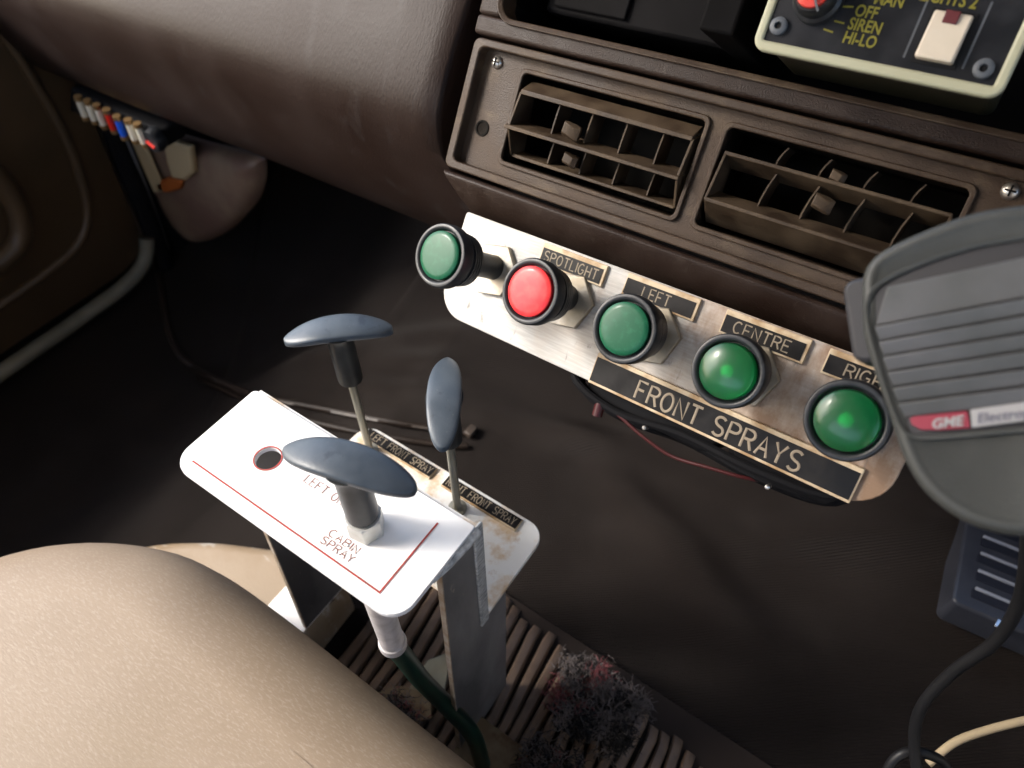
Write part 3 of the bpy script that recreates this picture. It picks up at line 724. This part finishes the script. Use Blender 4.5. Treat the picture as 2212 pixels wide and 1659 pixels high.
# ------------------------------------------------------------------ pull handles
def make_pull(name, label, base, zneck, ztop, yaw, rod, nut):
    t = thing(name, label, 'pull handle', Matrix.Translation(base), 'pull handles on the lever bracket')
    z0 = zneck - base[2]; z1 = ztop - base[2]
    g = MB(); Ln = .0575; NS = 28; rings = []
    cy_, sy_ = math.cos(yaw), math.sin(yaw)
    for i in range(NS + 1):
        u = -1 + 2 * i / NS; u = math.sin(u * math.pi / 2)
        wv = .0076 * (max(0, 1 - abs(u) ** 2.2)) ** .55 + .0012
        zt = z1 - .0068 * u * u; th = .0022 + .0034 * (1 - u * u) ** .8
        ring = []
        for k in range(24):
            a = 2 * math.pi * k / 24; c_, s_ = math.cos(a), math.sin(a)
            yy = wv * math.copysign(abs(c_) ** .5, c_)
            zz = (zt - .0014 + .0014 * abs(s_) ** .6 + .0007 * (1 - (yy / wv) ** 2)) if s_ >= 0 else (zt - .0014 - th * abs(s_) ** .7)
            xx = u * Ln / 2
            ring.append((xx * cy_ - yy * sy_, xx * sy_ + yy * cy_, zz))
        rings.append(ring)
    g.loft(rings); g.build('grip', M['grip'], t, smooth=True)
    g = MB(); zb = z1 - .0052
    g.lathe([(.0060, z0), (.0070, z0 + .0008), (.0072, z0 + .004), (.0070, zb - .010), (.0072, zb - .005), (.0082, zb - .0015), (.0098, zb + .0010)], 32)
    g.build('neck', M['neck'], t, smooth=True)
    if rod:
        g = MB(); g.lathe([(.00245, .0), (.00245, z0 + .001)], 18); g.build('rod', M['rod'], t, smooth=True)
        g = MB(); g.lathe([(.0058, .0002), (.0058, .0016), (.003, .0022)], 24); g.build('washer', M['rod'], t, smooth=True)
    if nut:
        hx = [(.0086 * math.cos(math.radians(60 * i + 8)), .0086 * math.sin(math.radians(60 * i + 8))) for i in range(6)]
        g = MB(); g.prism(hx, .0004, .0118, .0006); g.build('hex_nut', M['hexmetal'], t, bevel=.0004)
        g = MB(); g.lathe([(.0078, .0118), (.0078, .0127)], 32); g.build('washer', M['hexmetal'], t, smooth=True)
    return t
make_pull('pull_handle', 'blue grey pull handle with hex nut on the white plate above CABIN SPRAY', (.1010, .0262, 0), .0128, .0560, math.radians(15), False, True)
make_pull('pull_handle', 'tall pull handle on a thin rod rising highest, left of the other rear one', (.0130, .1040, -H), -.0330, .0120, math.radians(43), True, False)
make_pull('pull_handle', 'rear pull handle turned end-on with chipped tip, beside the RIGHT FRONT SPRAY label', (.0860, .1020, -H), -.0330, .0080, math.radians(-55), True, False)

# ------------------------------------------------------------------ cable fitting and hose under the front plate
hs = thing('cable_hose', 'green hose hanging from a grey threaded fitting under the front plate', 'hose', Matrix.Translation((.1155, .0105, -T)))
g = MB(); g.lathe([(.0062, -.0002), (.0062, -.074)], 28); g.build('fitting', M['fitting'], hs, smooth=True)
g = MB(); g.lathe([(.0050, -.0740), (.0070, -.0745), (.0073, -.0775), (.0070, -.0805), (.0045, -.081)], 28); g.build('clamp_ring', M['fitting'], hs, smooth=True)
g = MB(); g.tube(smooth_path([(0, 0, -.080), (.001, .003, -.105), (.006, .006, -.140), (.018, .010, -.178), (.034, .012, -.215), (.044, .008, -.270)], 8), .0056, 14); g.build('hose_run', M['hose'], hs, smooth=True)

# ================================================================== RIBBED TUNNEL STEP
rt = thing('ribbed_rubber_step', 'brown ribbed rubber gaiter running along the tunnel behind the bracket leg', 'rubber gaiter', Matrix.Translation((0, 0, -.283)))
g = MB(); g.box(.02, .42, -.06, .135, -.02, .0042); g.build('gaiter_base', M['ribdark'], rt)
for i in range(37):
    x = .028 + i * .0106
    yb = .142 - .0012 * i + .003 * math.sin(i * 1.7)
    g = MB()
    secs = []
    for (yy, dz) in ((-.05, 0), (.0, .001), (.05, .0015), (yb - .012, .0005), (yb - .003, -.004), (yb, -.012)):
        dx = -.012 * (yy / .14) ** 2 + .002 * math.sin(yy * 60 + i)
        secs.append([(x + dx - .0039, yy, .002), (x + dx - .0037, yy, .0096 + dz), (x + dx - .0026, yy, .0108 + dz), (x + dx + .0024, yy, .0105 + dz), (x + dx + .0036, yy, .0092 + dz), (x + dx + .0039, yy, .002)])
    g.loft(secs); g.build('rib', M['rib'], rt, smooth=True)

# torn vinyl trim pieces between the legs
tt = thing('torn_trim_piece', 'pale torn strip of vinyl trim lying between the bracket legs', 'torn trim', Matrix.Translation((.088, .042, -.268)))
g = MB(); g.prism([(-.004, -.020), (.012, -.030), (.018, .002), (.010, .018), (.002, .024), (-.006, .012)], 0, .003); g.build('vinyl_piece', M['pale'], tt, bevel=.0008)
tt = thing('torn_trim_piece', 'ragged cream and tan flap beside the seat edge below the green hose', 'torn trim', Matrix.Translation((.080, .010, -.262)) @ Matrix.Rotation(.5, 4, 'Z'))
g = MB(); g.prism([(-.028, -.004), (-.016, -.012), (-.004, -.006), (.012, -.014), (.034, -.004), (.030, .012), (.006, .016), (-.012, .008), (-.022, .010)], 0, .003); g.build('vinyl_piece', M['tan'], tt, bevel=.0008)
tt = thing('mounting_panel', 'rust spotted tan panel at the foot of the right bracket leg', 'panel', Matrix.Translation((.186, .022, -.262)))
g = MB(); g.box(-.05, .020, -.045, .022, -.004, 0); g.build('panel_sheet', M['tan'], tt, bevel=.001)
g = MB(); g.lathe([(.0075, 0), (.0075, .0008), (.0062, .0010), (.0001, .0010)], 24, True, (.002, -.004, .0001)); g.build('rusted_bolt', M['rust'], tt, smooth=True)

# ================================================================== FRAYED GAITER TUFTS
def frayed(name, label, centre, n, rad, hgt, seed):
    rnd = random.Random(seed); t = thing(name, label, 'frayed rag', Matrix.Translation(centre))
    for m, frac, nm in ((M['rag'], .62, 'grey_fibres'), (M['ragpink'], .13, 'pink_fibres'), (M['ragdark'], .35, 'dark_fibres')):
        mb = MB()
        cl_ = [(rnd.uniform(-rad, rad), rnd.uniform(-rad * .7, rad * .7), rnd.uniform(0, hgt)) for _ in range(20 if m is M['rag'] else 6)]
        for _ in range(int(n * frac)):
            c = rnd.choice(cl_); p = Vector(c) + Vector((rnd.gauss(0, .0045), rnd.gauss(0, .0045), rnd.gauss(0, .004)))
            d = Vector((rnd.gauss(0, 1), rnd.gauss(0, 1), rnd.gauss(.4, .8))).normalized(); pts = [p.copy()]
            for _k in range(5):
                d = (d + Vector((rnd.gauss(0, .45), rnd.gauss(0, .45), rnd.gauss(0, .45)))).normalized(); p = p + d * rnd.uniform(.0008, .0022); pts.append(p.copy())
            mb.tube(pts, lambda q, r0=rnd.uniform(.0002, .00055): r0 * (1 - .6 * q), 4)
        o = mb.build(nm, m, t); o['kind'] = 'stuff'
    mb = MB()
    prof_ = [(rad * .95, -.03), (rad * .85, -.012), (rad * .62, .004), (rad * .5, hgt * .4), (rad * .2, hgt * .5)]
    rg = []
    for r, z in prof_:
        rg.append([((r * (1 + .25 * math.sin(3 * a + seed))) * math.cos(a), r * (.8 + .2 * math.sin(2 * a)) * math.sin(a), z + .003 * math.sin(5 * a)) for a in [2 * math.pi * k / 24 for k in range(24)]])
    mb.loft(rg); mb.build('torn_cloth', M['ragdark'], t, smooth=True)
    return t
frayed('frayed_rag', 'large clump of frayed grey and pink rag on the ribbed gaiter', (.203, .092, -.258), 3600, .029, .012, 3)
frayed('frayed_rag', 'smaller frayed grey clump nearer the tan panel, below the big one', (.196, .040, -.255), 1100, .016, .010, 8)
frayed('frayed_rag', 'little tuft of grey and pink fibres beneath the green hose', (.098, .006, -.232), 500, .010, .008, 5)

# ================================================================== SEAT
seat = thing('seat_cushion', 'tan flecked vinyl seat cushion with rounded front edge filling the lower left corner', 'seat cushion')
def seat_ring(s, z):
    # front edge runs parallel to X; left front corner rounded
    C0 = Vector((-.02, -.42))
    pts = []
    ring = [(.60, -.95), (.60, -.40), (.56, -.12), (.46, -.035), (.36, -.012), (.28, -.006), (.18, -.003), (.10, -.002), (.03, -.001), (-.02, -.003), (-.06, -.012), (-.10, -.034), (-.13, -.064), (-.158, -.112), (-.20, -.20), (-.26, -.34), (-.29, -.5), (-.29, -.95)]
    for x, y in ring:
        v = Vector((x, y)); 
        pts.append(v)
    sm = smooth_path([(p.x, p.y, 0) for p in pts], 4)
    poly = [(p.x, p.y) for p in sm]
    return [(x, y, z) for x, y in inset(poly, s)] if s else [(x, y, z) for x, y in poly]
g = MB(); rr = []
RR = .068
def nz(p): return (p[0], p[1], p[2] + .0022 * noise.noise(Vector((p[0] * 11, p[1] * 11, p[2] * 8))))
rr.append(seat_ring(0, -.26)); rr.append(seat_ring(-.0005, -.18))
for a in (0, 9, 18, 27, 36, 45, 54, 63, 72, 80, 87):
    ar = math.radians(a); rr.append(seat_ring(RR * (1 - math.cos(ar)) * .8 + .0004, -.150 + .058 * math.sin(ar)))
rr = [[nz(p) for p in r] for r in rr]
g.loft(rr); g.build('cushion_cover', M['seat'], seat, smooth=True)
# seat base and its pale-patched rim showing past the cushion
sbm = thing('seat_base_moulding', 'tan moulded floor hump between the seat cushion and the left bracket leg', 'moulding', Matrix.Translation((0, 0, -.285)))
g = MB()
hp = [(.004, -.30), (.004, .030), (-.010, .048), (-.05, .056), (-.09, .040), (-.125, .020), (-.160, -.01), (-.21, -.08), (-.25, -.30)]
hp = [(p.x, p.y) for p in smooth_path([(a, c, 0) for a, c in hp], 4)]
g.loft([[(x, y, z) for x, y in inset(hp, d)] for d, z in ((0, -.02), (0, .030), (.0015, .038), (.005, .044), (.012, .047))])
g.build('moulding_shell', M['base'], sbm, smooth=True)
mix_noise(M['base'], (.55, .53, .49), 34, .56, .66, (1, 2.2, 1), amount=.8)  # whitish stretched noise patches over the tan
g = MB(); pth = smooth_path([(-.100, .022, .0440), (-.085, .021, .0458), (-.065, .023, .0462), (-.045, .028, .0462), (-.028, .032, .0460), (-.014, .032, .0455)], 6)

# ================================================================== HAND MICROPHONE
MZ = .200
def camspace(px, py, z): return Vector(((px - CX) / F_PX * z, (py - CY) / F_PX * z, z))
mc = camspace(2165, 800, MZ)
ax = Vector((1, -.085, -.10)).normalized(); zz_ = (-(mc.normalized()) + Vector((-.10, -.12, 0))).normalized(); ax = (ax - ax.dot(zz_) * zz_).normalized(); ay = zz_.cross(ax)
RM = Matrix((ax, ay, zz_)).transposed()
WM = pose(RM, mc)
mic = thing('hand_microphone', 'grey green two-way radio hand microphone with red and white badge at right edge', 'microphone', WM)
half = [(-.0325, .0250), (-.0332, .0170), (-.0320, .0070), (-.0297, -.0070), (-.0275, -.0210), (-.0235, -.0310), (-.0160, -.0390), (-.0080, -.0430), (0, -.0442)]
top = [(0, .0458), (-.0110, .0446), (-.0212, .0424), (-.0275, .0396), (-.0310, .0345)]
outl = [(x, y) for x, y in half] + [(-x, y) for x, y in reversed(half[:-1])] + [(-x, y) for x, y in reversed(top[1:])] + top
outl = [(p.x, p.y) for p in smooth_path([(a, c, 0) for a, c in outl + [outl[0]]], 4)][:-1]
g = MB()
g.loft([[(x, y, z) for x, y in inset(outl, d)] for d, z in ((.004, -.026), (.0008, -.020), (0, -.012), (0, -.003), (.0006, -.0012), (.0018, -.0002), (.0030, .0), (.0040, -.0004), (.0046, -.0008))], cap=True)
g.build('body', M['mic'], mic, smooth=True)
gi = [(-.0300, .0250), (-.0302, .0180), (-.0290, .0060), (-.0272, -.0060), (-.0258, -.0120), (-.0235, -.0145), (-.018, -.0155), (0, -.0158)]
gt = [(0, .0350), (-.0120, .0340), (-.0220, .0318), (-.0275, .0292)]
go = gi + [(-x, y) for x, y in reversed(gi[:-1])] + [(-x, y) for x, y in reversed(gt[1:])] + gt
go = [(p.x, p.y) for p in smooth_path([(a, c, 0) for a, c in go + [go[0]]], 3)][:-1]
g = MB(); ring_prism(g, inset(go, -.0012), inset(go, .0002), -.0012, .0009, .0003); g.build('grille_rim', M['mic'], mic, smooth=True, bevel=.0003)
g = MB(); g.prism(go, -.001, -.00055); gpan = g.build('grille_panel', M['micback'], mic)
def xw(y):
    pts = sorted([(yy, -xx) for xx, yy in gi + gt if xx < -.001]); 
    for k in range(len(pts) - 1):
        if pts[k][0] <= y <= pts[k + 1][0]:
            t = (y - pts[k][0]) / max(1e-6, pts[k + 1][0] - pts[k][0]); return pts[k][1] + t * (pts[k + 1][1] - pts[k][1])
    return pts[-1][1] if y > pts[-1][0] else pts[0][1]
ysl = [.0225 - k * .0047 for k in range(7)]
for k, y in enumerate(ysl):
    ya, yb = y - .0038, y + .0001
    if k == 0: yb = .0290
    wa, wb = xw(ya) - .0012, xw(yb) - .0012
    if k == 0: wb = .0240
    g = MB(); g.loft([[(-wa, ya, -.0004), (wa, ya, -.0004), (wb, yb, -.0004), (-wb, yb, -.0004)], [(-wa, ya, .0002), (wa, ya, .0002), (wb, yb, .0021), (-wb, yb, .0021)]])
    g.build('slat', M['micslat'], mic, bevel=.0004)
g = MB(); g.prism([(x, y) for x, y in ((-.0238, -.0100), (-.0236, -.0118), (-.0215, -.0135), (-.0170, -.0142), (-.0095, -.0145), (-.0095, -.0098), (-.0225, -.0096))], .0001, .0010); bd = g.build('badge_red', M['micred'], mic, bevel=.0002)
g = MB(); g.prism([(-.0092, -.0145), (.024, -.0136), (.024, -.0088), (-.0088, -.0096)], .0001, .0010); bw_ = g.build('badge_white', M['micwhite'], mic, bevel=.0002)
text_mesh('lettering', 'GME', .0038, M['micwhite'], bd, (-.0188, -.0136, .00115), rot=.0, sx=1.0, shear=.25, bold=.00012)
text_mesh('lettering', 'Electrophone', .0038, M['micink'], bw_, (-.0078, -.0135, .00115), rot=.02, sx=.95, shear=.25)
g = MB(); g.prism(rrect(-.0385, -.018, .0095, .0365, .004, 5), -.022, -.008); g.build('back_shell', M['micback'], mic, bevel=.0015)
# cord from the bottom of the microphone
def wpt(px, py, z): return RW @ (camspace(px, py, z) - tB)
cd = thing('microphone_cord', 'black cord curving down from the microphone to the lower right corner', 'cord', None)
g = MB(); g.tube(smooth_path([wpt(2235, 1020, .235), wpt(2225, 1130, .25), wpt(2205, 1290, .28), wpt(2150, 1385, .30), wpt(2060, 1450, .32), wpt(1995, 1520, .335), wpt(1975, 1590, .345), wpt(1985, 1680, .35), wpt(2020, 1760, .35)], 10), .0026, 12); g.build('cord_run', M['cord'], cd, smooth=True)
g = MB(); g.tube(smooth_path([wpt(1900, 1720, .36), wpt(1925, 1650, .355), wpt(1960, 1625, .352), wpt(2000, 1628, .352), wpt(2040, 1650, .356), wpt(2060, 1700, .36)], 8), .0024, 12); g.build('cord_loop', M['cord'], cd, smooth=True)
cw = MB(); cw.tube(smooth_path([wpt(2005, 1650, .40), wpt(2060, 1605, .40), wpt(2130, 1578, .40), wpt(2230, 1553, .40), wpt(2300, 1545, .41)], 8), .0022, 10)
tag(cw.build('cream_wire', M['wirecream'], smooth=True), 'thick cream wire crossing the dark lower right corner', 'wire')

# ================================================================== BLUE LOUVRED BOX
# lies far down by the tunnel, long sides running up and to the right in view
pA, pB, pC = at(2128, 1130, 'W', 2, -.24), at(2056, 1300, 'W', 2, -.24), at(2235, 1352, 'W', 2, -.24)
ux = (pC - pB).normalized(); uy = (pA - pB); hh_ = uy.length; uy.normalize(); uz = ux.cross(uy).normalized()
WBX = Matrix.Translation(pB) @ Matrix((ux, uy, uz)).transposed().to_4x4()
bx = thing('slotted_box', 'blue grey plastic box with dark slots below the microphone', 'slotted box', WBX)
g = MB(); g.prism(rrect(0, .11, 0, hh_ + .03, .006, 5), -.030, 0); g.build('box_body', M['bluebox'], bx, bevel=.0022, seg=3)
for k in range(5):
    y = .011 + k * .0165
    g = MB(); g.box(.012 + .001 * (k % 2), .046, y, y + .0072, -.001, .0006); g.build('slot', M['slot'], bx)
for k in range(5):
    y = .0085 + k * .0165 + .0095
    g = MB(); g.box(.014, .05, y + .0005, y + .0030, -.0005, .0016); g.build('raised_rib', M['boxrib'], bx, bevel=.0006)
for x in (.030, .052):
    g = MB(); g.box(x, x + .004, .0005, .0075, .0004, .0022, Matrix.Rotation(-.2, 4, 'Z')); g.build('foil_tab', M['chrome'], bx, bevel=.0004)

# ================================================================== DOOR SIDE (left)
XD = -.600
dr = thing('passenger_door', 'brown moulded door trim with pocket recess and pale sill edge in the shadows', 'door')
g = MB()
door_out = [(-1.0, -.372), (.25, -.372), (.283, -.362), (.296, -.330), (.306, -.18), (.312, .02), (-1.0, .02)]
g.loft([[(XD - .04, y, z) for y, z in door_out], [(XD - .004, y, z) for y, z in door_out], [(XD, y - .004 if y > 0 else y, z + .004 if z < -.2 else z) for y, z in door_out]])
g.build('door_trim', M['doorv'], dr, smooth=True)
# armrest moulding: a raised rounded ridge with a dished pocket
g = MB()
rp = smooth_path([(XD + .004, .05, -.010), (XD + .007, .115, -.06), (XD + .008, .160, -.13), (XD + .008, .178, -.19), (XD + .008, .165, -.245), (XD + .007, .125, -.262), (XD + .006, .05, -.265)], 7)
g.tube(rp, .012, 12, 1.0); g.build('pocket_ridge', M['doorv'], dr, smooth=True)
g = MB(); g.tube(smooth_path([(XD, .248, .02), (XD + .001, .262, -.10), (XD + .001, .262, -.20), (XD, .235, -.285), (XD, .15, -.31), (XD, -.1, -.315)], 7), .006, 10); g.build('press_line', M['doorv'], dr, smooth=True)
g = MB()
sl = smooth_path([(XD + .008, -.9, -.385), (XD + .008, 0, -.385), (XD + .008, .18, -.384), (XD + .008, .245, -.380), (XD + .007, .280, -.366), (XD + .006, .296, -.340)], 7)
g.tube(sl, .0095, 12, 1.0); g.build('pale_sill_edge', M['sill'], dr, smooth=True)
# door window frame (gives the light its opening)
g = MB()
for y0, y1, z0, z1 in ((-1.0, -.80, .02, .74), (.50, .62, .02, .74), (-1.0, .74, .74, .86), (.316, .62, -.02, .018)): g.box(XD - .04, XD - .005, y0, y1, z0, z1)
g.build('window_frame', M['lining'], dr)
ds = MB(); ds.tube(smooth_path([(XD - .002, .322, .02), (XD - .002, .325, -.10), (XD - .002, .318, -.22), (XD - .002, .312, -.33), (XD - .002, .306, -.40)], 6), .012, 10)
tag(ds.build('door_seal', M['seal'], smooth=True), 'black rubber seal running down the front edge of the door', 'door seal')
hp_ = thing('hinge_pillar', 'shadowed pillar beyond the door seal with grey and cream strips', 'pillar')
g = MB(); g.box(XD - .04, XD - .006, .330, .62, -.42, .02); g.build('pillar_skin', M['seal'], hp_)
def strip_on(c, path, wpx, th):
    q0 = [at(px, py, 'W', 1, c) for px, py in path]; q1 = [at(px + wpx, py - wpx * .15, 'W', 1, c) for px, py in path]
    m_ = MB(); m_.loft([[a_, b_, b_ + Vector((0, th * .2, 0)), a_ + Vector((0, th * .2, 0))] for a_, b_ in zip(q0, q1)]); return m_
strip_on(.324, [(232, 270), (285, 400), (338, 545)], 26, .02).build('grey_strip', M['pillar'], hp_, bevel=.002)
strip_on(.3215, [(276, 290), (300, 345), (332, 418)], 24, .02).build('cream_strip', M['cream'], hp_, bevel=.002)
kp = thing('plastic_bottle', 'pinkish cloudy plastic bottle with pale neck and rusty stain in the passenger footwell', 'bottle')
pts = [at(px, py, 'W', 1, .335) for px, py in ((300, 300), (352, 300), (420, 320), (480, 335), (540, 352), (550, 375), (550, 410), (538, 445), (515, 475), (480, 510), (430, 530), (390, 520), (350, 470), (320, 400))]
g = MB(); ctr = sum(pts, Vector()) / len(pts)
def shrink(k, y): return [Vector((ctr.x + (p.x - ctr.x) * k, y, ctr.z + (p.z - ctr.z) * k)) for p in pts]
pts = smooth_path(pts + [pts[0]], 3)[:-1]
g.loft([shrink(.96, .356), shrink(1.0, .352), shrink(1.0, .347), shrink(.985, .343), shrink(.95, .3375), shrink(.88, .3335), shrink(.75, .330), shrink(.4, .328)])
0 and g.loft([[Vector((p.x, .36, p.z)) for p in pts], [Vector((p.x, .337, p.z)) for p in pts], [Vector((ctr.x + (p.x - ctr.x) * .93, .330, ctr.z + (p.z - ctr.z) * .93)) for p in pts], [Vector((ctr.x + (p.x - ctr.x) * .75, .326, ctr.z + (p.z - ctr.z) * .75)) for p in pts]])
g.build('bottle_body', M['kick'], kp, smooth=True)
pr_ = at(425, 450, 'W', 1, .322); 
g = MB()
pts2 = [at(px, py, 'W', 1, .322) for px, py in ((352, 300), (410, 318), (418, 375), (400, 390), (372, 385), (360, 350))]
g.loft([[Vector((p.x, .330, p.z)) for p in pts2], [Vector((p.x, .321, p.z)) for p in pts2]]); g.build('pale_neck', M['cream'], kp, bevel=.003)
pts3 = [at(px, py, 'W', 1, .322) for px, py in ((335, 395), (360, 385), (392, 392), (388, 410), (360, 418), (338, 412))]
g = MB(); g.loft([[Vector((p.x, .330, p.z)) for p in pts3], [Vector((p.x, .3215, p.z)) for p in pts3]]); g.build('rusty_patch', M['rust'], kp, bevel=.003)

# fuse block under the dash
fb0 = at(155, 195, 'W', 1, .262)
fb = thing('fuse_block', 'row of glass style fuses, five white, one red and one blue, under the dash', 'fuse block')
fcol = ['fusewhite', 'fusewhite', 'fusewhite', 'fusered', 'fuseblue', 'fusewhite', 'fusewhite']
ftop = [(178, 222), (198, 230), (218, 240), (240, 250), (262, 264), (286, 272), (306, 280)]
for (px, py), c in zip(ftop, fcol):
    a_, e_ = at(px - 13 + 4, py - 10, 'W', 1, .262), at(px + 2 + 6, py + 32, 'W', 1, .262)
    g = MB(); g.tube([a_, e_], .0036, 12); fo_ = g.build('fuse', M[c], fb, smooth=True)
    for q in (a_, e_):
        d_ = (e_ - a_).normalized() * .0022
        g = MB(); g.tube([q - d_, q + d_], .0040, 12); g.build('clip', M['brass'], fo_, smooth=True)
a_, b_, c_, d_ = [at(px, py, 'W', 1, .272) for px, py in ((150, 190), (345, 285), (352, 325), (150, 240))]
g = MB(); g.loft([[a_, b_, c_, d_], [v + Vector((0, .03, 0)) for v in (a_, b_, c_, d_)]]); g.build('holder', M['seal'], fb, bevel=.003)
g = MB(); g.lathe([(.011, -.006), (.013, 0), (.011, .006)], 24, True, mtx=Matrix.Translation(at(335, 300, 'W', 1, .268)) @ Matrix.Rotation(math.pi / 2, 4, 'X')); g.build('relay', M['black'], fb, smooth=True)
g = MB(); q = at(330, 316, 'W', 1, .262); g.tube([q + Vector((-.007, 0, .003)), q + Vector((.003, 0, -.001))], .0018, 8); g.build('red_lead', M['fusered'], fb, smooth=True)
# pale tag glinting on the underside of the dash
tg = MB(); q = [at(px, py, 'W', 1, .300) for px, py in ((265, 176), (318, 196), (306, 212), (268, 197))]
tg.loft([q, [v + Vector((0, .004, 0)) for v in q]])
tag(tg.build('paper_tag', M['white'], bevel=.0006), 'small pale tag stuck under the dash above the fuses', 'tag')
